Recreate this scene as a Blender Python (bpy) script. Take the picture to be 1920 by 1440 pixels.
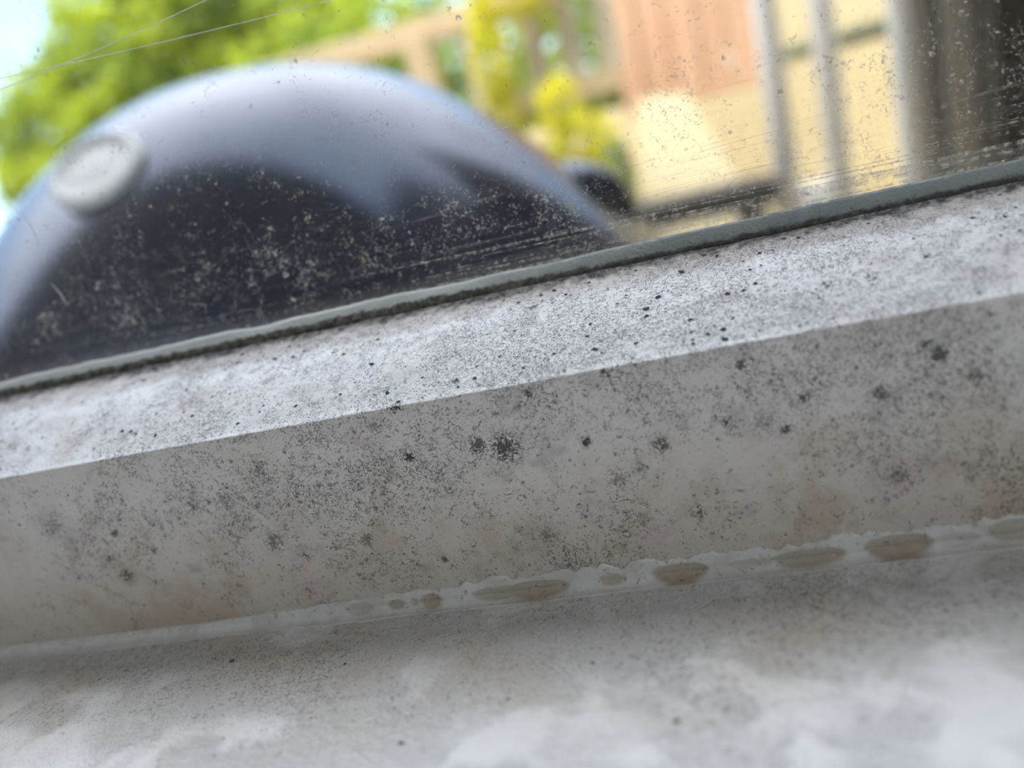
import bpy, bmesh, math, random
import numpy as np
from mathutils import Vector, Matrix, noise as mnoise

for o in list(bpy.data.objects):
    bpy.data.objects.remove(o, do_unlink=True)
C = bpy.context.scene
COL = C.collection

# ------------------------------------------------------------------ camera
CAM_Z = 0.80
cam_d = bpy.data.cameras.new('camera')
cam = bpy.data.objects.new('camera', cam_d)
COL.objects.link(cam)
right = Vector((0.95774592, 0.16874773, -0.23290977))
up = Vector((0.17464488, 0.30220406, 0.93710825))
back = Vector((0.22852117, -0.9381881, 0.25996378))
R3 = Matrix((
    (0.95774592, 0.17464488, 0.22852117),
    (0.16874773, 0.30220406, -0.9381881),
    (-0.23290977, 0.93710825, 0.25996378)))
cam.matrix_world = Matrix.Translation((0, 0, CAM_Z)) @ R3.to_4x4()
cam_d.sensor_width = 36
cam_d.lens = 1387.0 / 1920.0 * 36.0
cam_d.clip_start = 0.004
cam_d.clip_end = 200
cam_d.dof.use_dof = True
cam_d.dof.focus_distance = 0.109
cam_d.dof.aperture_fstop = cam_d.lens / 3.3
C.camera = cam

# ------------------------------------------------------------------ sky, sun, exposure
C.view_settings.view_transform = 'Standard'
C.view_settings.look = 'None'
C.view_settings.gamma = 1
C.view_settings.use_curve_mapping = False
C.view_settings.exposure = 0.48
C.cycles.max_bounces = 6
C.cycles.diffuse_bounces = 3
C.cycles.glossy_bounces = 2
C.cycles.transmission_bounces = 4
C.cycles.transparent_max_bounces = 6
C.cycles.caustics_reflective = False
C.cycles.use_adaptive_sampling = True
C.cycles.adaptive_threshold = 0.1
C.cycles.adaptive_min_samples = 16
C.cycles.time_limit = 1000
w = bpy.data.worlds.new('sky')
C.world = w
CLOUD = 4.2
w.use_nodes = True
wn = w.node_tree.nodes
wl = w.node_tree.links
sky = wn.new('ShaderNodeTexSky')
sky.sky_type = 'NISHITA'
sky.sun_disc = False
sky.sun_elevation = math.radians(48)
sky.sun_rotation = math.radians(205)
sky.air_density = 1.0
sky.dust_density = 1.6
sky.ozone_density = 1.2
bg = wn['Background']
bg.inputs['Strength'].default_value = 1.0
# bright hazy cloud overhead, clearer blue towards the horizon
tcw = wn.new('ShaderNodeTexCoord')
sxyz = wn.new('ShaderNodeSeparateXYZ'); wl.new(tcw.outputs['Generated'], sxyz.inputs[0])
cr = wn.new('ShaderNodeMapRange'); cr.interpolation_type = 'SMOOTHSTEP'
cr.inputs['From Min'].default_value = 0.30; cr.inputs['From Max'].default_value = 0.80
cr.inputs['To Min'].default_value = 0.0; cr.inputs['To Max'].default_value = CLOUD
wl.new(sxyz.outputs[2], cr.inputs['Value'])
cn = wn.new('ShaderNodeTexNoise'); cn.inputs['Scale'].default_value = 2.5; cn.inputs['Detail'].default_value = 4
wl.new(tcw.outputs['Generated'], cn.inputs['Vector'])
cm_ = wn.new('ShaderNodeMath'); cm_.operation = 'MULTIPLY_ADD'; cm_.inputs[1].default_value = 1.2; cm_.inputs[2].default_value = 0.4
wl.new(cn.outputs[0], cm_.inputs[0])
cmul = wn.new('ShaderNodeMath'); cmul.operation = 'MULTIPLY'
wl.new(cr.outputs[0], cmul.inputs[0]); wl.new(cm_.outputs[0], cmul.inputs[1])
ccol = wn.new('ShaderNodeVectorMath'); ccol.operation = 'SCALE'; ccol.inputs[0].default_value = (0.99, 0.97, 0.98)
wl.new(cmul.outputs[0], ccol.inputs['Scale'])
ssc = wn.new('ShaderNodeVectorMath'); ssc.operation = 'SCALE'; ssc.inputs['Scale'].default_value = 0.40
wl.new(sky.outputs[0], ssc.inputs[0])
sadd = wn.new('ShaderNodeVectorMath'); sadd.operation = 'ADD'
wl.new(ssc.outputs[0], sadd.inputs[0]); wl.new(ccol.outputs[0], sadd.inputs[1])
wl.new(sadd.outputs[0], bg.inputs['Color'])

sun_d = bpy.data.lights.new('sun', 'SUN')
sun_d.energy = 1.35
sun_d.angle = math.radians(0.6)
sun_d.color = (1.0, 0.92, 0.78)
sun = bpy.data.objects.new('sun', sun_d)
COL.objects.link(sun)
sun_dir = Vector((0.50, 0.78, -1.50))            # the way the light travels: from behind the house into the garden
sun.rotation_euler = sun_dir.to_track_quat('-Z', 'Y').to_euler()
sun.location = (-3, -6, 9)

# ------------------------------------------------------------------ helpers
def tag(o, label=None, cat=None, group=None, kind=None):
    if label: o['label'] = label
    if cat: o['category'] = cat
    if group: o['group'] = group
    if kind: o['kind'] = kind
    return o

def empty(name, loc):
    o = bpy.data.objects.new(name, None)
    o.empty_display_size = 0.05
    COL.objects.link(o)
    o.location = loc
    return o

def link(name, me, mats, parent=None):
    o = bpy.data.objects.new(name, me)
    COL.objects.link(o)
    for m in (mats if isinstance(mats, (list, tuple)) else [mats]):
        me.materials.append(m)
    if parent is not None:
        o.parent = parent
        o.matrix_parent_inverse = Matrix.Translation(-parent.location)
    return o

def from_bm(name, bm, mats, parent=None, smooth=False):
    bmesh.ops.recalc_face_normals(bm, faces=bm.faces)
    me = bpy.data.meshes.new(name)
    bm.to_mesh(me)
    bm.free()
    if smooth:
        for p in me.polygons: p.use_smooth = True
    return link(name, me, mats, parent)

def box(bm, a, b):
    vs = [bm.verts.new((x, y, z)) for x in (a[0], b[0]) for y in (a[1], b[1]) for z in (a[2], b[2])]
    for f in ((0, 1, 3, 2), (4, 6, 7, 5), (0, 4, 5, 1), (2, 3, 7, 6), (0, 2, 6, 4), (1, 5, 7, 3)):
        bm.faces.new([vs[i] for i in f])

def box_obj(name, a, b, mats, parent=None, bevel=0.0, seg=2):
    bm = bmesh.new()
    box(bm, a, b)
    if bevel:
        bmesh.ops.bevel(bm, geom=bm.edges[:], offset=bevel, segments=seg, affect='EDGES', profile=0.5)
    return from_bm(name, bm, mats, parent, smooth=False)

def lathe(bm, prof, center, axis=Vector((0, 0, 1)), n=96):
    """prof: list of (radius, height) from bottom to top, round about axis through center."""
    q = Vector((0, 0, 1)).rotation_difference(axis.normalized())
    rings = []
    for r, h in prof:
        if r < 1e-6:
            rings.append([bm.verts.new(center + q @ Vector((0, 0, h)))])
        else:
            rings.append([bm.verts.new(center + q @ Vector((r * math.cos(2 * math.pi * k / n), r * math.sin(2 * math.pi * k / n), h))) for k in range(n)])
    for A, B in zip(rings, rings[1:]):
        if len(A) == 1 and len(B) == 1: continue
        for k in range(n):
            k2 = (k + 1) % n
            if len(A) == 1: bm.faces.new((A[0], B[k], B[k2]))
            elif len(B) == 1: bm.faces.new((A[k], A[k2], B[0]))
            else: bm.faces.new((A[k], A[k2], B[k2], B[k]))

def tube(bm, pts, rad, n=12, closed_ends=True):
    pts = [Vector(p) for p in pts]
    rings = []
    for i, p in enumerate(pts):
        d = (pts[min(i + 1, len(pts) - 1)] - pts[max(i - 1, 0)]).normalized()
        a = d.orthogonal().normalized() if i == 0 else (prev_a - d * prev_a.dot(d)).normalized()
        prev_a = a
        b = d.cross(a)
        r = rad(i / (len(pts) - 1)) if callable(rad) else rad
        rings.append([bm.verts.new(p + (a * math.cos(2 * math.pi * k / n) + b * math.sin(2 * math.pi * k / n)) * r) for k in range(n)])
    for A, B in zip(rings, rings[1:]):
        for k in range(n):
            bm.faces.new((A[k], A[(k + 1) % n], B[(k + 1) % n], B[k]))
    if closed_ends:
        bm.faces.new(rings[0][::-1]); bm.faces.new(rings[-1])

# ------------------------------------------------------------------ node helper
class N:
    def __init__(s, name):
        s.m = bpy.data.materials.new(name)
        s.m.use_nodes = True
        s.t = s.m.node_tree
        s.out = s.t.nodes['Material Output']
        s.b = s.t.nodes['Principled BSDF']
    def new(s, typ, **kw):
        n = s.t.nodes.new(typ)
        for k, v in kw.items(): setattr(n, k, v)
        return n
    def put(s, sock, v):
        if hasattr(v, 'is_linked') or isinstance(v, bpy.types.NodeSocket): s.t.links.new(v, sock)
        elif isinstance(v, (tuple, list)) and len(v) == 3 and sock.type == 'RGBA': sock.default_value = (*v, 1)
        else: sock.default_value = v
    def math(s, op, a, b=0.0, c=None, clamp=False):
        n = s.new('ShaderNodeMath', operation=op, use_clamp=clamp)
        s.put(n.inputs[0], a); s.put(n.inputs[1], b)
        if c is not None: s.put(n.inputs[2], c)
        return n.outputs[0]
    def add(s, a, b): return s.math('ADD', a, b)
    def mul(s, a, b): return s.math('MULTIPLY', a, b)
    def mx(s, a, b): return s.math('MAXIMUM', a, b)
    def step(s, v, lo, hi, a=0.0, b=1.0):
        n = s.new('ShaderNodeMapRange', interpolation_type='SMOOTHSTEP')
        s.put(n.inputs['Value'], v); s.put(n.inputs['From Min'], lo); s.put(n.inputs['From Max'], hi)
        s.put(n.inputs['To Min'], a); s.put(n.inputs['To Max'], b)
        return n.outputs[0]
    def lin(s, v, lo, hi, a=0.0, b=1.0):
        n = s.new('ShaderNodeMapRange')
        s.put(n.inputs['Value'], v); s.put(n.inputs['From Min'], lo); s.put(n.inputs['From Max'], hi)
        s.put(n.inputs['To Min'], a); s.put(n.inputs['To Max'], b)
        return n.outputs[0]
    def coords(s, scale=(1000, 1000, 1000), rot=(0, 0, 0)):
        tc = s.new('ShaderNodeTexCoord')
        mp = s.new('ShaderNodeMapping')
        mp.inputs['Scale'].default_value = scale
        mp.inputs['Rotation'].default_value = rot
        s.t.links.new(tc.outputs['Object'], mp.inputs['Vector'])
        return mp.outputs[0]
    def noise(s, v, scale, detail=2.0, rough=0.5, dist=0.0, off=None, col=False):
        if off is not None:
            a = s.new('ShaderNodeVectorMath', operation='ADD')
            s.put(a.inputs[0], v); a.inputs[1].default_value = off
            v = a.outputs[0]
        n = s.new('ShaderNodeTexNoise')
        s.put(n.inputs['Vector'], v)
        n.inputs['Scale'].default_value = scale
        n.inputs['Detail'].default_value = detail
        n.inputs['Roughness'].default_value = rough
        n.inputs['Distortion'].default_value = dist
        return n.outputs[1 if col else 0]
    def warp(s, v, scale, amt, detail=2.0):
        c = s.noise(v, scale, detail, col=True)
        a = s.new('ShaderNodeVectorMath', operation='SUBTRACT'); s.put(a.inputs[0], c); a.inputs[1].default_value = (.5, .5, .5)
        b = s.new('ShaderNodeVectorMath', operation='SCALE'); s.put(b.inputs[0], a.outputs[0]); b.inputs['Scale'].default_value = amt
        d = s.new('ShaderNodeVectorMath', operation='ADD'); s.put(d.inputs[0], v); s.put(d.inputs[1], b.outputs[0])
        return d.outputs[0]
    def voro(s, v, scale, rnd=1.0):
        n = s.new('ShaderNodeTexVoronoi')
        s.put(n.inputs['Vector'], v)
        n.inputs['Scale'].default_value = scale
        n.inputs['Randomness'].default_value = rnd
        sp = s.new('ShaderNodeSeparateColor')
        s.t.links.new(n.outputs['Color'], sp.inputs[0])
        return n.outputs['Distance'], sp.outputs[0], sp.outputs[1]
    def dist(s, v, p):
        n = s.new('ShaderNodeVectorMath', operation='DISTANCE')
        s.put(n.inputs[0], v); n.inputs[1].default_value = p
        return n.outputs['Value']
    def mix(s, f, a, b):
        n = s.new('ShaderNodeMix', data_type='RGBA')
        s.put(n.inputs['Factor'], f); s.put(n.inputs[6], a); s.put(n.inputs[7], b)
        return n.outputs[2]
    def sep(s, v):
        n = s.new('ShaderNodeSeparateXYZ'); s.put(n.inputs[0], v)
        return n.outputs
    def bump(s, h, strength=0.4, dist=0.0002):
        n = s.new('ShaderNodeBump')
        n.inputs['Strength'].default_value = strength
        n.inputs['Distance'].default_value = dist
        s.put(n.inputs['Height'], h)
        s.t.links.new(n.outputs[0], s.b.inputs['Normal'])
    def set(s, color=None, rough=None, metal=None, spec=None, coat=None):
        if color is not None: s.put(s.b.inputs['Base Color'], color)
        if rough is not None: s.put(s.b.inputs['Roughness'], rough)
        if metal is not None: s.put(s.b.inputs['Metallic'], metal)
        if spec is not None: s.put(s.b.inputs['Specular IOR Level'], spec)
        if coat is not None: s.put(s.b.inputs['Coat Weight'], coat)
        return s.m

def plain(name, col, rough=0.5, metal=0.0, var=0.06, scale=6.0, coat=None):
    k = N(name)
    v = k.coords((1, 1, 1))
    n = k.noise(v, scale, 4, 0.6)
    c2 = tuple(min(1, x * (1 + 3 * var)) for x in col)
    c1 = tuple(x * (1 - 3 * var) for x in col)
    return k.set(k.mix(n, c1, c2), rough, metal, coat=coat)

# ------------------------------------------------------------------ mould on the window frame
def mould_frame():
    k = N('mouldy_white_frame')
    v = k.coords()                                   # millimetres
    x, y, z = k.sep(v)
    wv = k.warp(v, 0.9, 1.1, 3)
    wv2 = k.warp(v, 0.25, 3.0, 3)
    # where the mould is dense: middle and right, upper part of the rail
    big = k.noise(v, 0.045, 3, 0.6)
    big2 = k.noise(v, 0.16, 3, 0.6, off=(31, 7, 3))
    xr = k.step(x, -125, -45)
    zr = k.step(z, 742, 764)
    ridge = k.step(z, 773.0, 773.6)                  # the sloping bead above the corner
    dens = k.math('MULTIPLY_ADD', big, 0.55, k.mul(big2, 0.45))
    dens = k.add(dens, k.mul(xr, 0.10))
    dens = k.add(dens, k.mul(zr, 0.055))
    dens = k.add(dens, k.mul(ridge, 0.06))
    # A: fine hyphae, thin curved hairs
    ha = k.noise(wv, 1.5, 3, 0.62, 0.5)
    hair = k.math('ABSOLUTE', k.math('SUBTRACT', ha, 0.5))
    thin = k.step(hair, 0.010, 0.032, 1.0, 0.0)
    clump = k.noise(wv2, 0.75, 4, 0.7, off=(5, 9, 2))
    clump = k.step(k.add(clump, k.mul(k.math('SUBTRACT', dens, 0.62), 0.9)), 0.49, 0.60)
    A = k.mul(k.mul(thin, clump), 0.9)
    # B: grainy specks
    gr = k.noise(wv, 2.6, 3, 0.7, off=(3, 1, 8))
    gthr = k.lin(dens, 0.45, 0.75, 0.665, 0.555)
    B = k.mul(k.step(k.math('SUBTRACT', gr, gthr), 0.0, 0.05), k.lin(ridge, 0, 1, 0.70, 0.50))
    # C: small dark dots
    d1, r1, q1 = k.voro(k.warp(v, 1.3, 0.9, 3), 0.52)
    rad = k.lin(r1, 0.10, 1.0, 0.0, 0.21)
    rad = k.mul(rad, k.lin(dens, 0.45, 0.75, 0.35, 1.15))
    Cc = k.step(k.math('SUBTRACT', d1, rad), -0.05, 0.05, 1.0, 0.0)
    Cc = k.mul(Cc, k.step(rad, 0.02, 0.05))
    Cc = k.mul(Cc, k.lin(ridge, 0, 1, 0.6, 1.0))
    # D: feathery colonies, random
    d2, r2, q2 = k.voro(k.warp(v, 0.5, 2.6, 4), 0.10)
    rad2 = k.lin(r2, 0.45, 1.0, 0.0, 0.22)
    fall = k.lin(k.math('SUBTRACT', d2, rad2), -0.17, 0.02, 1.0, 0.0)
    D = k.step(k.math('MULTIPLY_ADD', k.mul(fall, fall), 0.16, k.mul(hair, -1.0)), -0.02, 0.025)
    D = k.mul(D, k.step(fall, 0.0, 0.2, 0.0, 0.85))
    # E: particular colonies seen in the photograph (positions on the rail, mm)
    E_ = None
    for (px, py, pz, rr, hard) in COLONIES:
        dd = k.dist(wv, (px, py, pz))
        f = k.lin(dd, 0.0, rr, 1.0, 0.0)
        e = k.step(k.math('MULTIPLY_ADD', k.mul(f, f), 0.09 + 0.07 * hard, k.mul(hair, -1.0)), -0.022, 0.026, 0.0, 0.45 + 0.5 * hard)
        e = k.mul(e, k.step(f, 0.0, 0.15))
        E_ = e if E_ is None else k.mx(E_, e)
    m = k.mx(k.mx(A, B), k.mx(Cc, D))
    m = k.mx(m, E_)
    # F: soft grey bloom round clumps
    soft = k.step(k.noise(wv2, 0.22, 3, 0.6, off=(2, 2, 40)), 0.54, 0.76, 0.0, 0.28)
    m = k.mx(m, soft)
    # G: grime collected under the gasket
    gz = k.add(z, k.mul(k.math('SUBTRACT', k.noise(v, 0.35, 3, 0.7), 0.5), 2.4))
    G = k.step(gz, 782.1, 783.1)
    m = k.mx(m, k.mul(G, k.lin(k.noise(wv, 0.8, 3, 0.7), 0.35, 0.55, 0.6, 1.0)))
    # a beige band of old sealant just below the groove
    band = k.mul(k.step(gz, 780.6, 781.8), 0.75)
    # colours
    tan = k.step(k.noise(v, 0.10, 4, 0.65, off=(60, 3, 1)), 0.46, 0.62)
    pink = k.step(k.noise(v, 0.075, 3, 0.6, off=(17, 3, 91)), 0.54, 0.70)
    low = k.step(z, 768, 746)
    base = k.mix(k.mul(low, 0.85), k.mix(ridge, (0.67, 0.625, 0.58), (0.86, 0.86, 0.86)), (0.54, 0.475, 0.39))  # sky light put into colour: bead painted whiter than the upright face
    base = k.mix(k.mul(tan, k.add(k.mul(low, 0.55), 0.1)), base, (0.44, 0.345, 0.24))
    base = k.mix(k.mul(pink, 0.45), base, (0.55, 0.43, 0.40))
    base = k.mix(band, base, (0.44, 0.385, 0.345))
    mc = k.mix(k.step(k.noise(v, 0.3, 2), 0.5, 0.7), (0.030, 0.032, 0.034), (0.075, 0.052, 0.036))
    col = k.mix(m, base, mc)
    k.set(col, k.lin(m, 0, 1, 0.42, 0.85), spec=0.5)
    bh = k.add(k.noise(v, 1.6, 4, 0.6), k.mul(m, 0.6))
    k.bump(bh, 0.55, 0.00022)
    return k.m

# colonies on the rail: x, y, z in mm, radius, hardness.  y 101.5 is the upright face; larger y lies on the bead
COLONIES = []
def col_at(px, py, rr, hard=0.6):
    """a colony given by its place along the rail (from the photograph's calibration)."""
    d = R3 @ Vector((px - 960, 720 - py, -1387.0))
    d /= d.y
    if d.z < -0.277:
        Y = 94.5 + 1.2 * max(0, min(1, (d.z + 0.62) / 0.343))
    else:
        # meets the slope: between (96.1, -26.7) and (116.6, -16.7)
        t = (-26.7 - 96.1 * d.z) / (20.5 * d.z - 10.0)
        Y = 96.1 + 20.5 * t
    COLONIES.append((d.x * Y, Y, d.z * Y + CAM_Z * 1000, rr, hard))
for c in ((945, 840, 4.2, 0.9), (895, 835, 2.6, 0.8), (768, 857, 1.6, 1.0), (740, 764, 1.9, 1.0), (705, 800, 2.2, 0.35),
          (990, 736, 1.4, 0.9), (1240, 832, 2.2, 0.8), (1098, 828, 1.3, 1.0), (516, 1015, 3.2, 0.5), (237, 1078, 2.6, 0.6),
          (425, 938, 2.8, 0.2), (362, 948, 2.4, 0.4), (208, 1048, 1.7, 0.7), (216, 998, 1.4, 0.8), (290, 1032, 1.2, 0.7),
          (487, 878, 3.2, 0.25), (1510, 745, 1.6, 0.7), (1362, 790, 1.4, 0.9), (1475, 806, 1.5, 0.9), (1830, 705, 2.0, 0.7),
          (1650, 738, 1.9, 0.8), (1684, 886, 2.6, 0.5), (1740, 645, 1.3, 0.8), (1635, 524, 1.8, 0.7), (1390, 686, 1.6, 0.9),
          (1025, 1005, 3.0, 0.2), (835, 1048, 0.9, 0.9), (580, 1106, 1.3, 0.5), (690, 1012, 1.8, 0.6), (100, 985, 4.5, 0.15),
          (1025, 640, 1.2, 0.6), (1140, 700, 1.6, 0.8), (1800, 1000, 1.5, 0.4), (1160, 900, 3.0, 0.3), (855, 716, 1.1, 1.0),
          (1430, 790, 3.5, 0.15), (1310, 960, 1.6, 0.6), (480, 950, 1.3, 0.5), (575, 1040, 1.5, 0.5)):
    col_at(*c)

def sill_mat():
    k = N('painted_white_sill')
    v = k.coords()
    x, y, z = k.sep(v)
    wv = k.warp(v, 0.9, 1.0, 3)
    big = k.noise(v, 0.05, 3, 0.6, off=(4, 4, 4))
    clean = k.step(k.noise(k.warp(v, 0.1, 8, 3), 0.07, 3, 0.55, off=(14, 40, 4)), 0.50, 0.62)     # wiped patches
    near = k.step(y, 58, 82)                      # closer to the frame: more dirt specks, beiger base
    dens = k.add(k.mul(big, 0.6), k.mul(near, 0.16))
    ha = k.noise(wv, 1.25, 3, 0.6, 0.5)
    thin = k.step(k.math('ABSOLUTE', k.math('SUBTRACT', ha, 0.5)), 0.008, 0.030, 1.0, 0.0)
    clump = k.step(k.add(k.noise(wv, 0.9, 4, 0.7, off=(5, 9, 2)), k.mul(k.math('SUBTRACT', dens, 0.42), 0.8)), 0.49, 0.60)
    A = k.mul(k.mul(thin, clump), 0.8)
    gr = k.noise(wv, 2.2, 3, 0.7, off=(3, 1, 8))
    B = k.mul(k.step(gr, k.lin(dens, 0.3, 0.6, 0.655, 0.575), 0.72), 0.40)
    d1, r1, q1 = k.voro(k.warp(v, 1.2, 0.8, 2), 0.28)
    rad = k.lin(r1, 0.55, 1.0, 0.0, 0.085)
    Cc = k.mul(k.step(k.math('SUBTRACT', d1, rad), -0.02, 0.035, 1.0, 0.0), k.step(rad, 0.01, 0.03, 0, 0.6))
    dirt = k.mx(k.mx(A, B), Cc)
    dirt = k.mul(dirt, k.lin(clean, 0, 1, 1.0, 0.6))
    for (px, py, rr) in ((435, 1239, 0.5), (408, 1193, 0.55), (750, 1394, 0.4), (1268, 1351, 0.42), (1110, 1243, 0.3), (953, 1310, 0.3), (647, 1245, 0.3), (992, 1128, .35)):
        d = R3 @ Vector((px - 960, 720 - py, -1387.0))
        s_ = -58.8 / d.z
        e = k.step(k.dist(k.warp(v, 1.2, 0.35, 2) if px == 435 else wv, (d.x * s_, d.y * s_, 800 - 58.8)), rr * 0.6, rr * 1.25, 0.92, 0.0)
        dirt = k.mx(dirt, e)
    stain = k.step(k.noise(v, 0.06, 3, 0.6, off=(70, 3, 1)), 0.42, 0.66)
    base = k.mix(k.mul(k.add(k.mul(near, 0.75), 0.1), k.add(k.mul(stain, 0.5), 0.5)), (0.84, 0.835, 0.83), (0.72, 0.64, 0.52))
    base = k.mix(k.mul(clean, 0.22), base, (0.84, 0.84, 0.845))
    col = k.mix(dirt, base, (0.07, 0.06, 0.048))
    k.set(col, 0.5, spec=0.35)
    bh = k.add(k.mul(k.noise(k.warp(v, 0.6, 1.2, 2), 1.5, 4, 0.65), k.lin(clean, 0, 1, 1.0, 0.3)), k.mul(k.noise(v, 0.15, 2), 1.0))
    k.bump(bh, 1.0, 0.0008)
    return k.m

def gasket_mat():
    k = N('grey_rubber_gasket')
    v = k.coords()
    x, y, z = k.sep(v)
    n = k.noise(v, 0.6, 4, 0.7)
    zz = k.add(z, k.mul(k.math('SUBTRACT', n, 0.5), 1.7))
    right = k.step(x, -45, 5)
    m = k.step(zz, k.lin(right, 0, 1, 785.0, 784.4), k.lin(right, 0, 1, 784.4, 783.7))
    m = k.mul(m, k.lin(k.noise(k.warp(v, 0.8, 1.5, 3), 0.7, 4, 0.7), 0.38, 0.56, 0.75, 1.0))
    gr = k.step(k.noise(k.warp(v, 1, 1, 2), 2.4, 3, 0.7), 0.58, 0.66)
    m = k.mx(m, k.mul(k.mul(gr, k.step(zz, 785.6, 784.2)), 0.8))
    base = k.mix(right, (0.58, 0.60, 0.56), (0.19, 0.225, 0.22))
    base = k.mix(k.mul(k.noise(v, 0.15, 3), 0.5), base, (0.45, 0.45, 0.42))
    col = k.mix(m, base, k.mix(k.noise(v, 0.2, 2), (0.018, 0.016, 0.012), (0.07, 0.052, 0.032)))
    k.set(col, 0.5)
    k.bump(k.add(k.noise(v, 1.1, 4, 0.7), k.mul(m, 0.5)), 0.7, 0.0005)
    return k.m

def seal_mat():
    k = N('cream_silicone_sealant')
    v = k.coords()
    at = k.new('ShaderNodeAttribute', attribute_name='stain')
    st = at.outputs['Fac']
    n = k.noise(v, 0.5, 3, 0.6)
    base = k.mix(n, (0.62, 0.585, 0.53), (0.73, 0.70, 0.655))
    col = k.mix(k.mul(st, k.lin(n, 0.3, 0.7, 0.75, 1.0)), base, (0.37, 0.285, 0.18))
    col = k.mix(k.step(k.noise(v, 0.16, 4, 0.65, off=(8, 8, 8)), 0.48, 0.62, 0, 0.35), col, (0.46, 0.40, 0.32))
    sp = k.step(k.noise(k.warp(v, 1, 1, 3), 1.5, 4, 0.7), 0.60, 0.66, 0, 0.6)
    col = k.mix(sp, col, (0.10, 0.08, 0.06))
    k.set(col, 0.38, spec=0.5)
    k.bump(k.noise(v, 0.9, 3, 0.6), 0.3, 0.0003)
    return k.m

def thin_fresnel(k, ior=1.45):
    # the same air-to-glass reflection on both faces of a thin pane
    fr = k.new('ShaderNodeFresnel')
    ge = k.new('ShaderNodeNewGeometry')
    k.put(fr.inputs['IOR'], k.lin(ge.outputs['Backfacing'], 0, 1, ior, 1 / ior))
    return fr

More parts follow.
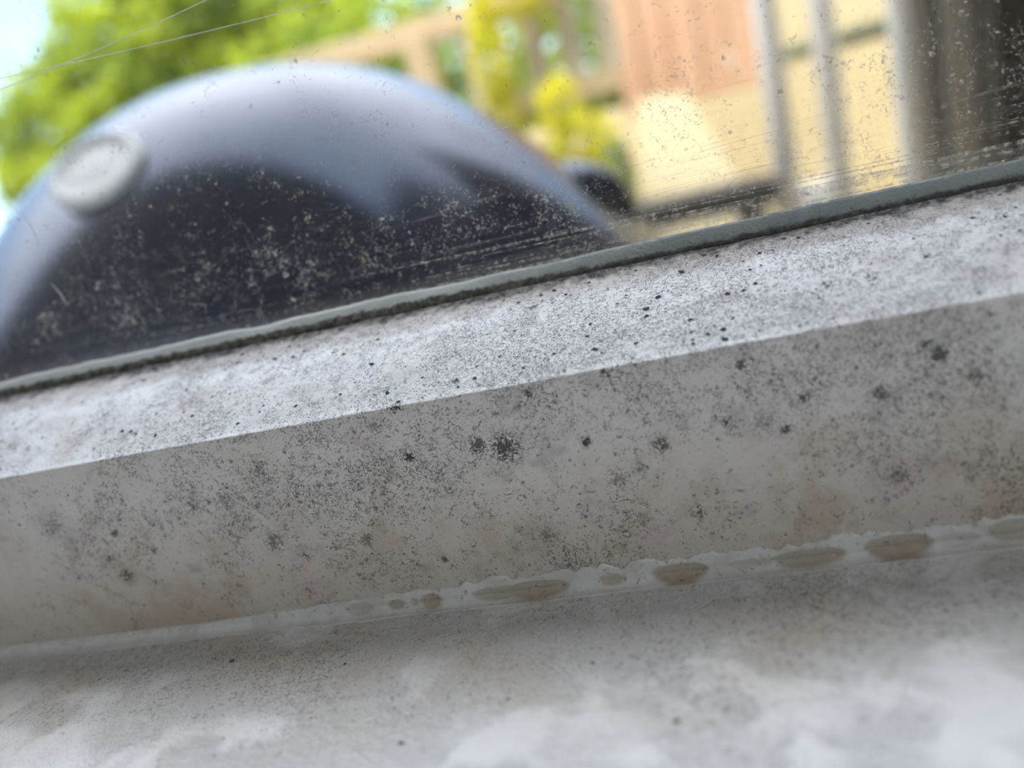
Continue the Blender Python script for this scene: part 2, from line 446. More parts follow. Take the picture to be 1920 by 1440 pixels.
def grime_glass():
    k = N('dirty_window_glass')
    t = k.t
    v = k.coords()
    x, y, z = k.sep(v)
    wv = k.warp(v, 0.8, 1.2, 3)
    # crumbs of dust gathered in clumps
    cl = k.noise(k.warp(v, 0.12, 9, 3), 0.11, 4, 0.65)
    cl2 = k.noise(wv, 0.5, 3, 0.7, off=(7, 7, 7))
    f = k.noise(k.warp(v, 1.6, 1.0, 4), 2.6, 5, 0.78, 0.3, off=(1, 30, 2))
    thr = k.math('SUBTRACT', k.lin(cl, 0.35, 0.68, 0.685, 0.57), k.mul(k.math('SUBTRACT', cl2, 0.5), 0.35))
    low = k.step(z, 832, 792)
    thr = k.math('SUBTRACT', thr, k.mul(low, 0.045))
    crumbs = k.step(k.math('SUBTRACT', f, thr), 0.0, 0.035)
    d1, r1, q1 = k.voro(k.warp(v, 1.5, 0.9, 3), 0.30)
    rad = k.lin(r1, 0.3, 1.0, 0.0, 0.15)
    dots = k.mul(k.step(k.math('SUBTRACT', d1, rad), -0.03, 0.03, 1.0, 0.0), k.step(rad, 0.03, 0.05))
    dots = k.mul(dots, k.step(k.noise(wv, 2.4, 3, 0.7, off=(4, 4, 9)), 0.42, 0.55))
    # wiping streaks that run along the frame, denser low down
    zs = k.add(z, k.mul(x, 0.012))
    cx = k.new('ShaderNodeCombineXYZ'); k.put(cx.inputs[0], k.mul(x, 0.010)); k.put(cx.inputs[1], k.mul(zs, 2.3)); cx.inputs[2].default_value = 3.0
    s1 = k.noise(cx.outputs[0], 1.0, 3, 0.75)
    lowr = k.add(k.step(z, 796, 786), k.mul(k.step(z, 803, 790), 0.45))
    rightw = k.step(x, -70, -8, 0.45, 1.0)
    sth = k.lin(k.mul(lowr, rightw), 0.0, 1.3, 0.70, 0.475)
    streak = k.step(k.math('SUBTRACT', s1, sth), 0.0, 0.06)
    cx2 = k.new('ShaderNodeCombineXYZ'); k.put(cx2.inputs[0], k.mul(x, 0.006)); k.put(cx2.inputs[1], k.mul(k.add(z, k.mul(x, -0.035)), 1.0)); cx2.inputs[2].default_value = 9.0
    s2 = k.noise(cx2.outputs[0], 1.0, 2, 0.8)
    line = k.step(k.math('ABSOLUTE', k.math('SUBTRACT', s2, 0.53)), 0.0, 0.010, 0.40, 0.0)
    line = k.mul(line, k.step(z, 815, 790))
    line = k.mul(line, k.step(k.noise(v, 0.05, 2), 0.4, 0.55))
    # milky film
    film = k.add(k.step(z, 789.0, 785.6, 0.010, 0.17), k.mul(k.step(k.noise(v, 0.06, 2, off=(9, 9, 0)), 0.4, 0.7), 0.02))
    brown = k.mul(k.step(k.noise(k.warp(v, 0.7, 1.5, 3), 0.42, 4, 0.72, off=(50, 2, 2)), 0.60, 0.68), k.step(k.noise(wv, 1.8, 3, .7), 0.4, 0.6))
    a = k.mx(k.mul(crumbs, 0.80), k.mul(dots, 0.85))
    a = k.mx(a, k.mul(streak, k.lin(k.noise(wv, 0.9, 4, 0.7), 0.40, 0.62, 0.12, 0.85)))
    a = k.mx(a, line)
    a = k.mx(a, k.mul(brown, 0.45))
    a = k.mx(a, film)
    col = k.mix(brown, k.mix(k.noise(v, 0.9, 3), (0.26, 0.235, 0.19), (0.74, 0.70, 0.60)), (0.50, 0.36, 0.19))
    dif = k.new('ShaderNodeBsdfDiffuse'); k.put(dif.inputs[0], col)
    tr = k.new('ShaderNodeBsdfTranslucent'); k.put(tr.inputs[0], col)
    ms = k.new('ShaderNodeMixShader'); ms.inputs[0].default_value = 0.5
    t.links.new(dif.outputs[0], ms.inputs[1]); t.links.new(tr.outputs[0], ms.inputs[2])
    bp = k.new('ShaderNodeBump'); bp.inputs['Strength'].default_value = 1.0; bp.inputs['Distance'].default_value = 0.0005
    k.put(bp.inputs['Height'], k.add(k.mul(a, 1.0), k.noise(wv, 2.0, 3, 0.7)))
    t.links.new(bp.outputs[0], dif.inputs['Normal']); t.links.new(bp.outputs[0], tr.inputs['Normal'])
    tp = k.new('ShaderNodeBsdfTransparent'); tp.inputs[0].default_value = (0.97, 0.985, 0.975, 1)
    gl = k.new('ShaderNodeBsdfGlossy'); gl.inputs['Roughness'].default_value = 0.02
    fr = thin_fresnel(k)
    cm = k.new('ShaderNodeMixShader')
    t.links.new(fr.outputs[0], cm.inputs[0]); t.links.new(tp.outputs[0], cm.inputs[1]); t.links.new(gl.outputs[0], cm.inputs[2])
    fin = k.new('ShaderNodeMixShader')
    k.put(fin.inputs[0], a)
    t.links.new(cm.outputs[0], fin.inputs[1]); t.links.new(ms.outputs[0], fin.inputs[2])
    t.links.new(fin.outputs[0], k.out.inputs['Surface'])
    return k.m

def clear_glass():
    k = N('clear_glass')
    t = k.t
    tp = k.new('ShaderNodeBsdfTransparent'); tp.inputs[0].default_value = (0.97, 0.985, 0.98, 1)
    gl = k.new('ShaderNodeBsdfGlossy'); gl.inputs['Roughness'].default_value = 0.02
    fr = thin_fresnel(k)
    cm = k.new('ShaderNodeMixShader')
    t.links.new(fr.outputs[0], cm.inputs[0]); t.links.new(tp.outputs[0], cm.inputs[1]); t.links.new(gl.outputs[0], cm.inputs[2])
    t.links.new(cm.outputs[0], k.out.inputs['Surface'])
    return k.m

M_FRAME = mould_frame()
M_SILL = sill_mat()
M_GASKET = gasket_mat()
M_SEAL = seal_mat()
M_GRIME = grime_glass()
M_CLEAR = clear_glass()
M_PVC = plain('white_pvc', (0.72, 0.72, 0.72), 0.35)
M_ROOM = plain('room_plaster', (0.84, 0.73, 0.60), 0.8)
M_CEIL = plain('ceiling_paint', (0.75, 0.74, 0.72), 0.8)
M_CARPET = plain('beige_carpet', (0.50, 0.42, 0.33), 0.95)
M_HOUSE = plain('dark_brick_outside', (0.045, 0.036, 0.032), 0.85)

# ================================================================== the room and the window
WX0, WX1 = -0.78, 0.56
FY = 0.0945                                             # the upright face of the rail
ZS = 0.7412                                             # top of the sill board
def struct(o, label): return tag(o, label, kind='structure')

RX0, RX1, RY0 = -1.9, 1.7, -3.4
YI, YO = -0.06, 0.18
fl = struct(box_obj('floor', (RX0, RY0, -0.06), (RX1, YI, 0.0), M_CARPET), 'carpeted floor of the room behind the window')
ce = struct(box_obj('ceiling', (RX0 - 0.2, RY0 - 0.2, 2.5), (RX1 + 0.2, YO + 0.25, 2.6), M_CEIL), 'flat ceiling of the room behind the window')
bm = bmesh.new()
ZT = 1.95
box(bm, (RX0, YI, -0.06), (RX1, YO, ZS - 0.026))
box(bm, (RX0, YI, ZT), (RX1, YO, 2.5))
box(bm, (RX0, YI, ZS - 0.026), (WX0, YO, ZT))
box(bm, (WX1, YI, ZS - 0.026), (RX1, YO, ZT))
box(bm, (-8.0, YI, -0.06), (RX0 - 0.15, YO, 2.5))
box(bm, (RX1, YI, -0.06), (7.0, YO, 2.5))
wf = struct(from_bm('wall_front', bm, [M_ROOM, M_HOUSE]), 'plastered wall that holds the window')
for p in wf.data.polygons:
    if p.center.y > YO - 0.001: p.material_index = 1
struct(box_obj('wall_left', (RX0 - 0.15, RY0, -0.06), (RX0, YO, 2.5), M_ROOM), 'left plastered wall of the room')
bm = bmesh.new()
BY0, BY1, BZ0, BZ1 = -3.3, -0.35, 0.15, 2.35                 # unseen window added in the right wall to light the room
box(bm, (RX1, RY0, -0.06), (RX1 + .15, YI, BZ0))
box(bm, (RX1, RY0, BZ1), (RX1 + .15, YI, 2.5))
box(bm, (RX1, RY0, BZ0), (RX1 + .15, BY0, BZ1))
box(bm, (RX1, BY1, BZ0), (RX1 + .15, YI, BZ1))
struct(from_bm('wall_right', bm, M_ROOM), 'right plastered wall of the room with an added opening for fill light')
struct(box_obj('wall_back', (RX0 - .15, RY0 - 0.2, -0.06), (RX1 + .15, RY0, 2.5), M_ROOM), 'back plastered wall of the room')
struct(box_obj('trim_1', (-8.0, RY0 - 0.2, 2.6), (RX1 + 0.35, YO + 0.42, 2.72), M_HOUSE), 'dark overhanging eaves above the window')
struct(box_obj('added_wing', (0.80, YO + 0.001, 0.0), (4.5, 1.26, 3.3), M_HOUSE), 'added dark brick wing, unseen at right, darkening the reflection in the barbecue lid')  # unseen wing, added so the lid reflects dark on its right
# ---- window 1
win = empty('window_1', (0, 0.11, ZS))
struct(win, 'mould-speckled white window with dirty glass, grey gasket and sealed sill')

def rail_profile():
    """(y, z) round the bottom rail: upright face, crisp corner, sloping bead, groove under the gasket."""
    p = [(0.1400, ZS - 0.004), (FY, ZS - 0.004), (FY, ZS + 0.003)]
    p += [(FY + 0.0003, 0.7530), (FY + 0.0008, 0.7640), (FY + 0.0011, 0.7700)]
    # corner radius
    for i in range(6):
        a = i / 5
        p.append((FY + 0.0012 + 0.0004 * a * a, 0.7727 + 0.0006 * (1 - (1 - a) ** 2)))
    # convex slope up to the groove
    y0, z0 = p[-1]
    y1, z1 = 0.1166, 0.7833
    for i in range(1, 25):
        a = i / 24
        y = y0 + (y1 - y0) * a
        z = z0 + (z1 - z0) * (a + 0.07 * math.sin(math.pi * a))
        p.append((y, z))
    p += [(0.1172, 0.7826), (0.1190, 0.7826), (0.1300, 0.7826), (0.1400, 0.7700)]
    return p

def sweep(name, prof, xs, mat, parent, wob=None, closed=True, attr=None):
    bm = bmesh.new()
    rows = []
    for x in xs:
        row = []
        for i, (y, z) in enumerate(prof):
            dy, dz = wob(x, i, y, z) if wob else (0, 0)
            row.append(bm.verts.new((x, y + dy, z + dz)))
        rows.append(row)
    n = len(prof)
    for A, B in zip(rows, rows[1:]):
        for i in range(n if closed else n - 1):
            j = (i + 1) % n
            bm.faces.new((A[i], B[i], B[j], A[j]))
    if closed:
        bm.faces.new(rows[0]); bm.faces.new(rows[-1][::-1])
    return from_bm(name, bm, mat, parent, smooth=True)

def xs_fine(a, b, f0=-0.20, f1=0.08, fine=0.0006, coarse=0.02):
    out = []
    x = a
    while x < b:
        out.append(x)
        x += fine if f0 <= x <= f1 else coarse
    out.append(b)
    return out

def nz(x, s, o=0.0): return mnoise.noise(Vector((x * s, o, 0.37)))

def wob_rail(x, i, y, z):
    if 0.7742 < z < 0.784:
        return 0, 0.00016 * nz(x, 150, i * 0.35) + 0.0001 * nz(x, 500, i * .5)
    return 0, 0.00006 * nz(x, 120, i * .3) if z > .77 else 0
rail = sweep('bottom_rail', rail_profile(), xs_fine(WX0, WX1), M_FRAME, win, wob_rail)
tag(rail, 'white plastic bottom rail covered in black mould specks')
for nm, a, b in (('side_rail', (WX0, FY, 0.7837), (WX0 + 0.062, 0.14, ZT)), ('side_rail', (WX1 - 0.062, FY, 0.7837), (WX1, 0.14, ZT)),
                 ('top_rail', (WX0 + 0.062, FY, ZT - 0.062), (WX1 - 0.062, 0.14, ZT))):
    box_obj(nm, a, b, M_PVC, win, bevel=0.004)

# glass: the face towards the room carries the grime
bm = bmesh.new()
gx0, gx1, gz0, gz1 = WX0 + 0.055, WX1 - 0.055, 0.7835, ZT - 0.055
box(bm, (gx0, 0.1190, gz0), (gx1, 0.1230, gz1))
pane = from_bm('glass_pane', bm, [M_GRIME, M_CLEAR], win)
for p in pane.data.polygons:
    p.material_index = 0 if p.center.y < 0.11905 else 1
tag(pane, 'clear pane caked with dust crumbs and wiping streaks')

# gasket with a ragged wavy upper lip
gp = [(0.1178, 0.7828), (0.1170, 0.7831), (0.11705, 0.7835), (0.1174, 0.7841), (0.1178, 0.7847), (0.1182, 0.7852), (0.1186, 0.78565), (0.1190, 0.7860), (0.1190, 0.7828)]
def wob_gasket(x, i, y, z):
    left = max(0.0, min(1.0, (-x - 0.005) / 0.03))
    if 2 <= i <= 7:
        a = 0.00022 * nz(x, 110, 1) + 0.00010 * nz(x, 420, 2) * left + 0.0005 * left * nz(x, 38, 5)
        b = 0.00035 * left * nz(x, 90, 8)
        if i >= 6: return 0, a * (0.4 + 0.9 * left)
        return (-abs(b) * 0.8, a * 0.5)
    return 0, 0
gk = sweep('gasket', gp, xs_fine(WX0 + 0.055, WX1 - 0.055), M_GASKET, win, wob_gasket)
tag(gk, 'grey rubber gasket under the glass with black mould in its groove')

# scratches on the glass
def px_on(y, px, py):
    d = R3 @ Vector((px - 960, 720 - py, -1387.0))
    s = y / d.y
    return Vector((d.x * s, y, CAM_Z + d.z * s))
M_SILK = plain('pale_silk', (0.75, 0.75, 0.72), 0.5)
def scratch(p, q, r, bend):
    bm = bmesh.new()
    a, b = px_on(0.1188, *p), px_on(0.1188, *q)
    d = (b - a); perp = Vector((-d.z, 0, d.x)).normalized()
    pts = [a + d * t / 14 + perp * bend * math.sin(math.pi * t / 14) for t in range(15)]
    tube(bm, pts, lambda t: r * (0.25 + 0.75 * math.sin(math.pi * min(1, max(0, t)))), 6)
    return from_bm('scratch', bm, M_SILK, win, True)
scratch((36, 388), (84, 492), 0.00011, 0.0007)
scratch((96, 532), (124, 570), 0.00008, 0.0003)
scratch((905, 251), (955, 237), 0.00005, 0.0)

# sealant bead in the corner between rail and sill
OV = [(672, 1147, 4.2, 1.5, .5), (740, 1141, 2.6, 1.3, .9), (776, 1140, 1.4, 1.0, .8), (808, 1141, 3.0, 1.7, 1.0), (930, 1122, 7.0, 1.5, .8), (1005, 1112, 9.0, 1.8, 1.0),
      (1147, 1101, 3.4, 1.3, .8), (1277, 1084, 7.4, 1.9, 1.0), (1400, 1070, 4.5, 1.0, .45), (1435, 1066, 2.0, 1.0, .5), (1520, 1055, 8.8, 1.7, .9), (1687, 1028, 7.8, 2.3, 1.0),
      (1800, 1018, 5.0, 1.4, .4), (1912, 998, 6.5, 2.2, .9)]
def seal_mesh():
    # s runs from the top edge on the face (0) over the fillet to the edge on the sill (1)
    ns = 26
    xs = xs_fine(WX0, WX1, -0.17, 0.075, 0.0005, 0.02)
    ovs = []
    for (px, py, wd, ht, st) in OV:
        c = px_on(FY - 0.0012, px, py)
        ovs.append((c.x, c.z - (ZS + 0.0), wd / 1000 * 0.5 * 1.05, ht / 1000 * 0.5 * 1.25, st))
    verts, stains, faces = [], [], []
    for ix, x in enumerate(xs):
        rt = max(0.0, min(1.0, (x + 0.085) / 0.05))            # the film only spreads up the face in the middle and right
        top = 0.0017 + 0.0018 * rt + 0.0010 * rt * (0.8 * nz(x, 200, 4) + 0.6 * nz(x, 600, 6) + 0.5 * nz(x, 1500, 3) + 0.5 * nz(x, 90, 2))
        bot = 0.0019 + 0.0003 * nz(x, 140, 9)
        for j in range(ns):
            s = j / (ns - 1)
            # thin film low on the face, concave fillet, thin film on the sill
            f_ = 0.0012
            if s < 0.42:
                u = s / 0.42
                zc = ZS + top * (1 - u) + f_ * u
                yc = FY - 0.00012 - 0.00006 * u
            elif s < 0.8:
                u = (s - 0.42) / 0.38 * math.pi / 2
                yc = FY - 0.00018 - f_ * (1 - math.cos(u))
                zc = ZS + 0.0001 + (f_ - 0.0001) * (1 - math.sin(u))
            else:
                u = (s - 0.8) / 0.2
                yc = FY - 0.00018 - f_ - max(0.0004, bot - f_) * u
                zc = ZS + 0.0001
            if j == 0: yc = FY + 0.00015
            if j == ns - 1: zc = ZS - 0.0001
            st = 0.0
            for (ox, oz, rw, rh, ss) in ovs:
                e = (abs(x - ox) / rw) ** 2.6 + (abs((zc - ZS) - max(oz, 0.0012)) / rh) ** 2.4
                if e < 1.6:
                    m = max(0.0, min(1.0, (1.25 - e) / 0.45))
                    m = m * m * (3 - 2 * m)
                    lowd = 0.65 + 0.35 * max(0, min(1, 1 - (zc - ZS) / 0.003))
                    st = max(st, m * ss * lowd)
                    rim = math.exp(-((e - 1.15) / 0.18) ** 2)
                    if 0 < j < ns - 1:
                        yc += 0.0007 * m * 0 - 0.00012 * rim
            if 0 < j < ns - 1:
                yc += 0.00010 * st if s < 0.42 else 0.0003 * st if s < 0.8 else 0
                yc -= 0.00006 * (mnoise.noise(Vector((x * 420, s * 5, 1))) + 1)
            verts.append((x, yc, zc)); stains.append(st)
    n = ns
    for i in range(len(xs) - 1):
        for j in range(n - 1):
            faces.append((i * n + j, (i + 1) * n + j, (i + 1) * n + j + 1, i * n + j + 1))
    # close the back so it is a solid bead
    base = len(verts)
    for x in xs:
        verts.append((x, FY + 0.0002, ZS - 0.0002)); stains.append(0)
    for i in range(len(xs) - 1):
        faces.append((i * n, base + i, base + i + 1, (i + 1) * n))
        faces.append((i * n + n - 1, (i + 1) * n + n - 1, base + i + 1, base + i))
    me = bpy.data.meshes.new('sealant_bead')
    me.from_pydata(verts, [], faces)
    at = me.attributes.new('stain', 'FLOAT', 'POINT')
    at.data.foreach_set('value', np.array(stains, dtype=np.float32))
    for p in me.polygons: p.use_smooth = True
    return me
sl = link('sealant_bead', seal_mesh(), M_SEAL, win)
tag(sl, 'ragged cream silicone bead with brown oval hollows')

# sill board with rounded nose
bm = bmesh.new()
sp = [(0.140, ZS), (-0.075, ZS), (-0.083, ZS - 0.003), (-0.086, ZS - 0.010), (-0.083, ZS - 0.019), (-0.075, ZS - 0.024), (0.140, ZS - 0.024)]
sill = sweep('sill_board', sp, [WX0 - 0.03 + i * 0.02 for i in range(int((WX1 - WX0 + 0.06) / 0.02) + 1)], M_SILL, win)
for p in sill.data.polygons: p.use_smooth = False
tag(sill, 'painted white sill board, grimy near the frame')
# outside sill
sweep('outer_sill', [(0.1405, 0.765), (0.262, 0.735), (0.262, 0.715), (0.1405, 0.715)], [WX0, WX1], M_PVC, win)

# ---- added window, unseen on the right, lets daylight fill the room
w2 = empty('added_window', (RX1 + 0.08, -1.9, BZ0))
struct(w2, 'added unseen window in the right wall, letting in fill light')
bm = bmesh.new()
X0, X1 = RX1 + .05, RX1 + .11
for a, b in (((X0, BY0, BZ0), (X1, BY1, BZ0 + .06)), ((X0, BY0, BZ1 - .06), (X1, BY1, BZ1)),
             ((X0, BY0, BZ0 + .06), (X1, BY0 + .06, BZ1 - .06)), ((X0, BY1 - .06, BZ0 + .06), (X1, BY1, BZ1 - .06))):
    box(bm, a, b)
from_bm('window_frame', bm, M_PVC, w2)
box_obj('glass_pane', (RX1 + .078, BY0 + .06, BZ0 + .06), (RX1 + .082, BY1 - .06, BZ1 - .06), M_CLEAR, w2)

# ================================================================== long threads of spider silk across the glass
def thread(p, q, sag, label, r=0.000055):
    a, b = px_on(0.1184, *p), px_on(0.1184, *q)
    bm = bmesh.new()
    pts = [a.lerp(b, t / 30) + Vector((0, 0, -sag * math.sin(math.pi * t / 30))) for t in range(31)]
    tube(bm, pts, r, 6)
    o = from_bm('spider_thread', bm, M_SILK, None, True)
    tag(o, label, 'spider thread', 'spider threads stretched over the glass')
thread((-60, 191), (480, -45), 0.0006, 'steeper of two pale spider threads crossing the glass over the tree', 0.00006)
thread((-60, 160), (760, -35), 0.0004, 'flatter and longer of two pale spider threads crossing the glass over the tree', 0.00006)

# ================================================================== outside: ground
def ground_mat():
    k = N('sandy_paving')
    v = k.coords((1, 1, 1))
    n = k.noise(v, 3.0, 5, 0.6)
    return k.set(k.mix(n, (0.30, 0.25, 0.15), (0.42, 0.35, 0.22)), 0.9)
bm = bmesh.new()
box(bm, (-30, YO, -0.10), (30, 45, 0.0))
struct(from_bm('ground', bm, ground_mat()), 'sandy sunlit garden ground outside the window')

# ================================================================== barbecue
def enamel():
    k = N('black_enamel')
    v = k.coords((1, 1, 1))
    n = k.noise(v, 9, 3, 0.6)
    return k.set(k.mix(n, (0.005, 0.008, 0.022), (0.009, 0.014, 0.036)), k.lin(n, 0.3, 0.7, 0.12, 0.20), spec=0.30)
M_ENAMEL = enamel()
M_ENAMEL.node_tree.nodes['Principled BSDF'].inputs['Specular Tint'].default_value = (0.36, 0.60, 1.0, 1)  # blue of the reflected sky put into the specular tint
M_STEEL = plain('brushed_pale_steel', (0.80, 0.80, 0.79), 0.5, 0.0, 0.01)
M_DIAL = plain('pale_dial_face', (0.90, 0.90, 0.89), 0.45, 0.0, 0.01)
BX, BY = -0.273, 0.532
bbq = empty('barbecue', (BX, BY, 0))
tag(bbq, 'dark glossy kettle barbecue with round pale dial on its domed lid, standing outside the glass', 'barbecue')
ZR = CAM_Z - 0.084
LR, LH = 0.294, 0.198
def lid_z(r): return ZR + LH * (1 - min(1, r / LR) ** 2.378) ** 1.264
bm = bmesh.new()
prof = [(LR - 0.008, ZR - 0.006), (LR + 0.003, ZR - 0.006), (LR + 0.004, ZR - 0.001)]
prof += [(LR * math.sqrt(1 - (1 - t) ** 2) if False else LR * t, lid_z(LR * t)) for t in [1 - i / 60 for i in range(0, 60)]]
prof += [(0, lid_z(0))]
lathe(bm, [(r, z) for r, z in prof], Vector((BX, BY, 0)), n=160)
lid = from_bm('lid', bm, M_ENAMEL, bbq, True)
bm = bmesh.new()
bowl = [(0, ZR - 0.25)] + [((LR - 0.004) * math.sin(a), ZR - 0.02 - 0.23 * math.cos(a)) for a in [math.pi / 2 * i / 24 for i in range(1, 25)]]
bowl += [(LR - 0.004, ZR - 0.008), (LR - 0.012, ZR - 0.008)]
lathe(bm, bowl, Vector((BX, BY, 0)), n=128)
from_bm('bowl', bm, M_ENAMEL, bbq, True)
for k_ in range(3):
    a = math.radians(90 + 120 * k_)
    bm = bmesh.new()
    tube(bm, [(BX + 0.20 * math.cos(a), BY + 0.20 * math.sin(a), ZR - 0.17), (BX + 0.27 * math.cos(a), BY + 0.27 * math.sin(a), 0.0)], 0.012, 14)
    from_bm('leg', bm, M_STEEL, bbq, True)
# dial with raised rim and dished face
ctr = Vector((-0.2815, 0.3680, CAM_Z + 0.0535))
nrm = Vector((0.10, -0.68, 0.70)).normalized()
bm = bmesh.new()
lathe(bm, [(0.0285, -0.020), (0.0300, 0.001), (0.0305, 0.004), (0.0295, 0.0072), (0.0270, 0.0085), (0.0255, 0.0082), (0.0245, 0.0072), (0.0238, 0.0055)], ctr, nrm, 72)
bmesh.ops.scale(bm, verts=bm.verts, vec=(.86, .86, .86), space=Matrix.Translation(-ctr))
rim = from_bm('dial_rim', bm, M_STEEL, bbq, True)
bm = bmesh.new()
lathe(bm, [(0.0242, 0.0062), (0.0200, 0.0057), (0.0150, 0.0058), (0.0080, 0.0064), (0.0, 0.0068)], ctr, nrm, 64)
bmesh.ops.scale(bm, verts=bm.verts, vec=(.86, .86, .86), space=Matrix.Translation(-ctr))
from_bm('dial_face', bm, M_DIAL, rim, True)
bpy.data.objects['dial_face'].matrix_parent_inverse = Matrix.Identity(4)
rim.matrix_parent_inverse = Matrix.Translation(-bbq.location)
bpy.data.objects['dial_face'].matrix_parent_inverse = Matrix.Translation((0, 0, 0))
# side handle: a broad rounded lug on the right of the lid
bm = bmesh.new()
bmesh.ops.create_uvsphere(bm, u_segments=64, v_segments=40, radius=1.0)
for v in bm.verts:
    p = v.co.copy()
    p = Vector([math.copysign(abs(c) ** 0.86, c) for c in p])
    sx, sy, sz = 0.055, 0.042, 0.050
    v.co = Vector((p.x * sx, p.y * sy, p.z * sz * (1.0 if p.z > 0 else 1.25) - 0.012 * (1 - p.x) * (p.z < 0)))
bmesh.ops.translate(bm, verts=bm.verts, vec=Vector((-0.067, 0.535, CAM_Z - 0.046)))
hd = from_bm('side_handle', bm, M_ENAMEL, bbq, True)

# ================================================================== white gate, bench, door to the right
M_WHITE = plain('white_paint', (0.88, 0.88, 0.88), 0.45)
M_CREAMP = plain('cream_paint', (0.66, 0.66, 0.60), 0.45)
M_GREYP = plain('grey_paint', (0.28, 0.28, 0.27), 0.5)
M_DARK = plain('dark_stained_timber', (0.022, 0.019, 0.018), 0.5)
M_DGLASS = plain('dark_door_panel', (0.012, 0.013, 0.018), 0.15)

def pole(name, x, y, r, z0, z1, mat, parent=None, n=32):
    bm = bmesh.new()
    lathe(bm, [(0, z0), (r, z0), (r, z1 - 0.01), (r * 0.7, z1), (0, z1)], Vector((x, y, 0)), n=n)
    return from_bm(name, bm, mat, parent, True)

g = empty('garden_gate', (0.365, 1.9, 0))
tag(g, 'low white gate between two slim white posts beyond the dark bench', 'gate')
pole('post', 0.308, 1.9, 0.027, 0, 2.1, M_WHITE, g)
pole('post', 0.424, 1.9, 0.027, 0, 2.1, M_WHITE, g)
box_obj('bottom_panel', (0.290, 1.885, 0.05), (0.455, 1.915, 0.625), M_WHITE, g, bevel=0.008)

b = empty('bench', (-0.2, 1.98, 0))
tag(b, 'dark timber bench seat on the patio left of the white gate', 'bench')
box_obj('seat', (-0.75, 1.80, 0.605), (0.275, 2.00, 0.668), M_DARK, b, bevel=0.006)
for x in (-0.70, 0.19):
    for y in (1.82, 1.93):
        box_obj('leg', (x, y, 0), (x + 0.05, y + 0.05, 0.605), M_DARK, b)

d = empty('patio_door', (0.9, 1.25, 0))
tag(d, 'tall dark glazed patio door with white, cream and grey uprights at far right', 'door')
box_obj('door_panel', (0.405, 1.262, 0), (1.6, 1.285, 2.15), M_DGLASS, d)
o = pole('frame_post', 0.383, 1.215, 0.0275, 0, 2.15, M_WHITE, d); tag(o, 'thick white round frame post')
o = pole('frame_post', 0.447, 1.225, 0.020, 0, 2.15, M_CREAMP, d); tag(o, 'cream round frame post')
o = box_obj('frame_stile', (0.470, 1.235, 0), (0.500, 1.262, 2.15), M_GREYP, d, bevel=0.004); tag(o, 'narrow grey frame stile')

# ================================================================== stone slab, walls, terracotta panel
def stone(name, c1, c2, sc=4.0):
    k = N(name)
    v = k.coords((1, 1, 1))
    n = k.noise(v, sc, 5, 0.65)
    k.set(k.mix(n, c1, c2), 0.9)
    k.bump(k.noise(v, 30, 3), 0.4, 0.01)
    return k.m
M_CREAM = stone('cream_render', (0.38, 0.31, 0.165), (0.50, 0.41, 0.24))
M_SLAB = stone('pale_stone', (0.60, 0.52, 0.33), (0.70, 0.62, 0.43), 2.0)
M_TERRA = stone('terracotta_boards', (0.42, 0.24, 0.14), (0.52, 0.33, 0.205), 2.0)

wl_ = tag(box_obj('garden_wall', (-4.2, 4.4, 0), (2.6, 4.6, 1.03), M_CREAM, bevel=0.01), 'long low cream garden wall behind the bench and slab', 'wall')
bm = bmesh.new()
prof2 = [(-0.06, 0.42), (0.0, 0.955), (0.165, 0.935), (0.33, 0.50), (0.33, 0.0), (-0.06, 0.0)]
fr_ = [bm.verts.new((x, 2.62 + 0.10 * z / 0.95, z)) for x, z in prof2]
bk_ = [bm.verts.new((x, 2.70 + 0.10 * z / 0.95, z)) for x, z in prof2]
bm.faces.new(fr_); bm.faces.new(bk_[::-1])
for i in range(6): bm.faces.new((fr_[i], bk_[i], bk_[(i + 1) % 6], fr_[(i + 1) % 6]))
bmesh.ops.bevel(bm, geom=bm.edges[:], offset=0.008, segments=2, affect='EDGES')
tag(from_bm('stone_slab', bm, M_SLAB), 'upright pale stone slab with sloping right edge standing behind the dark bench', 'slab')

t = empty('terracotta_screen', (0.23, 3.4, 0))
tag(t, 'tall terracotta boarded screen standing above the pale stone slab', 'screen')
edges = [-0.05, 0.05, 0.17, 0.29, 0.40, 0.51]
for i, (a, c) in enumerate(zip(edges, edges[1:])):
    box_obj('board', (a, 3.38 + 0.02 * (i % 2), 0.93), (c - 0.006, 3.43 + 0.02 * (i % 2), 2.0), M_TERRA, t, bevel=0.006)

for x in (0.00, 0.16):
    box_obj('post', (x, 3.46, 0), (x + 0.06, 3.52, 2.0), M_TERRA, t, bevel=0.004)
t = empty('rendered_wall', (1.1, 4.75, 0))
tag(t, 'taller cream rendered wall with dark green rail seen between the white posts', 'wall')
box_obj('wall_panel', (0.60, 4.75, 0), (2.6, 4.95, 2.3), M_CREAM, t)
M_DGREEN = plain('dark_green_paint', (0.05, 0.075, 0.035), 0.7)
bm = bmesh.new()
tube(bm, [(0.60, 4.70, 1.08), (1.1, 4.70, 1.105), (1.9, 4.70, 1.13)], 0.032, 12)
from_bm('rail', bm, M_DGREEN, t, True)

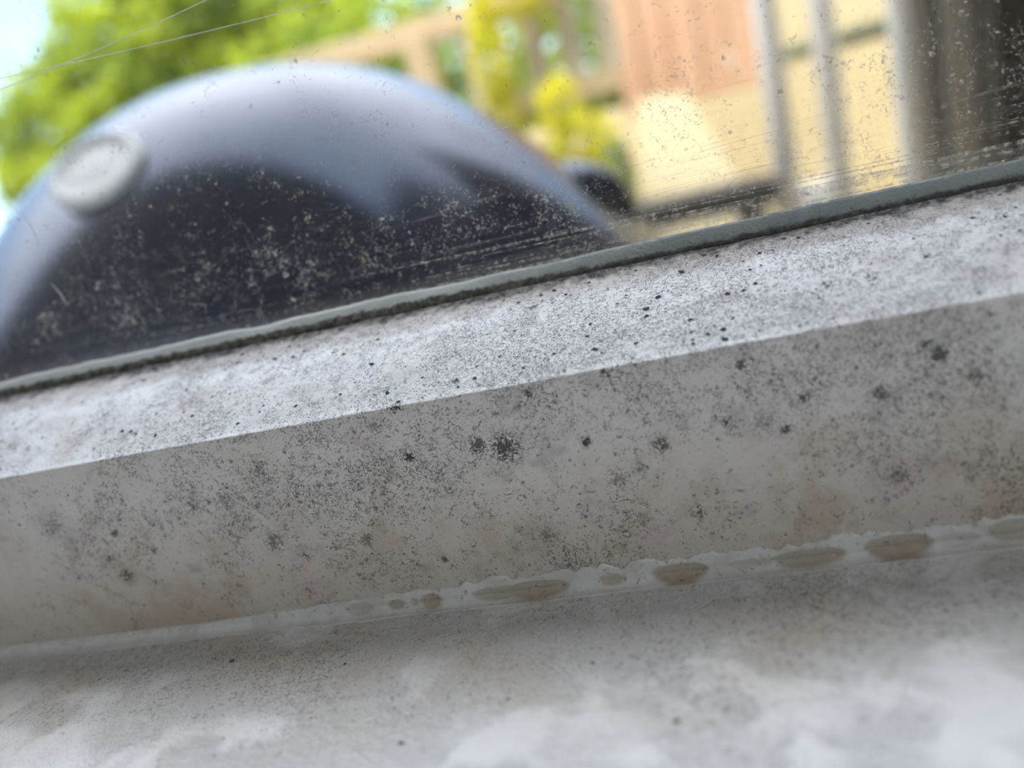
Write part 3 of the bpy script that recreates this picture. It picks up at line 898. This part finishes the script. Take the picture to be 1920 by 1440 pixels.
# ================================================================== timber railing
M_TIMBER = stone('pale_weathered_timber', (0.34, 0.25, 0.14), (0.48, 0.38, 0.23), 6.0)
r_ = empty('timber_railing', (-1.1, 3.0, 0))
tag(r_, 'pale timber railing with slats running behind the yellow shrub', 'railing')
box_obj('top_rail', (-1.75, 2.97, 1.36), (-0.20, 3.03, 1.455), M_TIMBER, r_, bevel=0.006)
box_obj('lower_rail', (-1.75, 2.97, 1.02), (-0.05, 3.03, 1.10), M_TIMBER, r_, bevel=0.006)
for x in (-1.7, -0.82):
    box_obj('post', (x, 2.95, 0), (x + 0.10, 3.05, 1.40), M_TIMBER, r_, bevel=0.006)
M_SLAT = stone('greige_slat', (0.32, 0.27, 0.19), (0.46, 0.40, 0.30), 6.0)
for x in (-1.50, -1.30, -1.12, -0.60, -0.37, -0.24, -0.10):
    tag(box_obj('slat', (x, 2.985, 1.09), (x + 0.075, 3.01, 1.37), M_SLAT, r_, bevel=0.004), 'greyer upright slat')

# ================================================================== plants
def leaf_mat(name, c1, c2, trans):
    k = N(name)
    v = k.coords((1, 1, 1))
    oi = k.new('ShaderNodeAttribute', attribute_name='tone')
    col = k.mix(oi.outputs['Fac'], c1, c2)
    k.set(col, 0.45)
    tr = k.new('ShaderNodeBsdfTranslucent'); k.put(tr.inputs[0], col)
    ms = k.new('ShaderNodeMixShader'); ms.inputs[0].default_value = trans
    k.t.links.new(k.b.outputs[0], ms.inputs[1]); k.t.links.new(tr.outputs[0], ms.inputs[2])
    k.t.links.new(ms.outputs[0], k.out.inputs['Surface'])
    return k.m
M_LEAF = leaf_mat('green_leaves', (0.045, 0.11, 0.008), (0.52, 0.60, 0.020), 0.45)
M_YLEAF = leaf_mat('yellow_green_leaves', (0.32, 0.36, 0.008), (0.74, 0.68, 0.012), 0.45)
M_DLEAF = leaf_mat('dark_green_leaves', (0.03, 0.07, 0.015), (0.12, 0.22, 0.03), 0.3)
M_BARK = plain('bark', (0.10, 0.075, 0.05), 0.9)

def foliage(blobs, n, size, seed):
    """leaf quads spread over clustered ellipsoids (cx, cy, cz, rx, ry, rz)."""
    g_ = np.random.default_rng(seed)
    vol = np.array([b[3] * b[4] * b[5] for b in blobs]) ** 0.75
    pick = g_.choice(len(blobs), n, p=vol / vol.sum())
    B = np.array(blobs)[pick]
    u = g_.normal(size=(n, 3)); u /= np.linalg.norm(u, axis=1)[:, None]
    # clusters: pull directions toward random sprig centres
    rad = g_.uniform(0.55, 1.0, n) ** 0.5
    bump_ = 1 + 0.16 * np.sin(u[:, 0] * 9 + pick) * np.sin(u[:, 2] * 8 + 2 * pick) + 0.10 * np.sin(u[:, 1] * 17 + u[:, 2] * 13)
    c = B[:, :3] + u * B[:, 3:] * (rad * bump_)[:, None]
    a = g_.normal(size=(n, 3)); a += u * 0.3; a[:, 2] -= 0.2
    a /= np.linalg.norm(a, axis=1)[:, None]
    s = g_.normal(size=(n, 3)); s -= a * (s * a).sum(1)[:, None]; s /= np.linalg.norm(s, axis=1)[:, None]
    L = (size * g_.uniform(0.7, 1.3, n))[:, None]; Wd = L * 0.42
    nn = np.cross(a, s) * L * 0.12
    V = np.stack([c - a * L * .5, c - s * Wd * .5 + nn, c + a * L * .5, c + s * Wd * .5 + nn], 1).reshape(-1, 3)
    F = np.arange(4 * n).reshape(-1, 4)
    me = bpy.data.meshes.new('foliage')
    me.from_pydata(V.tolist(), [], F.tolist())
    # tone varies by sprig, a leaf-age colour
    tone = 0.5 + 0.28 * np.sin(c[:, 0] * 3.1 + c[:, 2] * 2.3) * np.sin(c[:, 1] * 2.7 + c[:, 2] * 4.1 + seed) + g_.normal(0, 0.16, n)
    tone = np.clip(tone, 0, 1)
    at = me.attributes.new('tone', 'FLOAT', 'POINT')
    at.data.foreach_set('value', np.repeat(tone, 4).astype(np.float32))
    return me

def tree(name, label, cat, base, blobs, n, size, mat, seed, trunk_r, stems=1, group=None):
    t_ = empty(name, base)
    tag(t_, label, cat, group)
    link('foliage', foliage(blobs, n, size, seed), mat, t_)
    rr = random.Random(seed)
    for k_ in range(stems):
        bb = blobs[k_ % len(blobs)]
        top = Vector((bb[0], bb[1], bb[2]))
        bs = Vector(base) + Vector((rr.uniform(-1, 1), rr.uniform(-1, 1), 0)) * trunk_r * (0 if stems == 1 else 3)
        mid = bs.lerp(top, 0.5) + Vector((rr.uniform(-.1, .1), rr.uniform(-.1, .1), 0)) * (top - bs).length * 0.5
        pts = [(bs * (1 - s) ** 2 + mid * 2 * s * (1 - s) + top * s * s) for s in [i / 8 for i in range(9)]]
        bm = bmesh.new()
        tube(bm, pts, lambda q: trunk_r * (1 - 0.7 * q), 10)
        from_bm('trunk' if trunk_r > 0.05 else 'stem', bm, M_BARK, t_, True)
    return t_

tree('leafy_tree', 'large sunlit green tree filling the upper left behind the barbecue', 'tree', (-5.0, 8.2, 0),
     [(-5.0, 8.2, 2.5, 1.6, 1.2, 1.35), (-4.2, 8.6, 3.4, 1.5, 1.0, 1.0), (-6.1, 8.0, 2.1, 1.1, 1.0, 1.05), (-3.9, 8.4, 2.6, 1.5, 1.1, 1.4), (-4.6, 7.8, 1.4, 1.6, 1.0, 0.9), (-5.9, 8.4, 1.0, 1.3, 1.0, 0.8), (-3.4, 8.2, 1.7, 1.1, 1.0, 1.0), (-6.7, 8.2, 0.9, 0.8, 0.9, 0.8)],
     30000, 0.19, M_LEAF, 3, 0.16)
tree('tall_shrub', 'darker green shrub behind the timber railing, right of the large tree', 'shrub', (-1.5, 5.6, 0),
     [(-1.9, 5.6, 1.55, 0.9, 0.5, 0.8), (-0.8, 5.8, 1.4, 0.9, 0.7, 0.9), (0.0, 5.8, 1.5, 0.8, 0.6, 0.8), (-1.2, 5.6, 0.8, 1.3, 0.5, 0.8)],
     9000, 0.12, M_LEAF, 5, 0.08, 2)
tree('yellow_shrub', 'bright yellow-green shrub leaning over the timber railing', 'shrub', (-0.42, 2.80, 0),
     [(-0.47, 2.8, 1.22, 0.075, 0.09, 0.20), (-0.36, 2.82, 1.42, 0.15, 0.09, 0.12), (-0.22, 2.84, 1.47, 0.14, 0.08, 0.08), (-0.45, 2.8, 1.0, 0.05, 0.07, 0.15)],
     900, 0.05, M_YLEAF, 7, 0.008, 3)
tree('yellow_bush', 'small yellow-green bush just right of the barbecue lid and below the railing', 'bush', (-0.20, 2.55, 0),
     [(-0.19, 2.5, 0.85, 0.12, 0.1, 0.10), (-0.24, 2.52, 0.98, 0.07, 0.08, 0.11), (-0.20, 2.5, 0.68, 0.12, 0.1, 0.16)],
     700, 0.05, M_YLEAF, 9, 0.008, 3)
tree('dark_plant', 'narrow dark green plant between yellow bush and pale slab', 'plant', (-0.09, 2.2, 0),
     [(-0.078, 2.2, 0.72, 0.035, 0.05, 0.12), (-0.08, 2.2, 0.54, 0.05, 0.06, 0.14)],
     450, 0.04, M_DLEAF, 11, 0.006, 3)
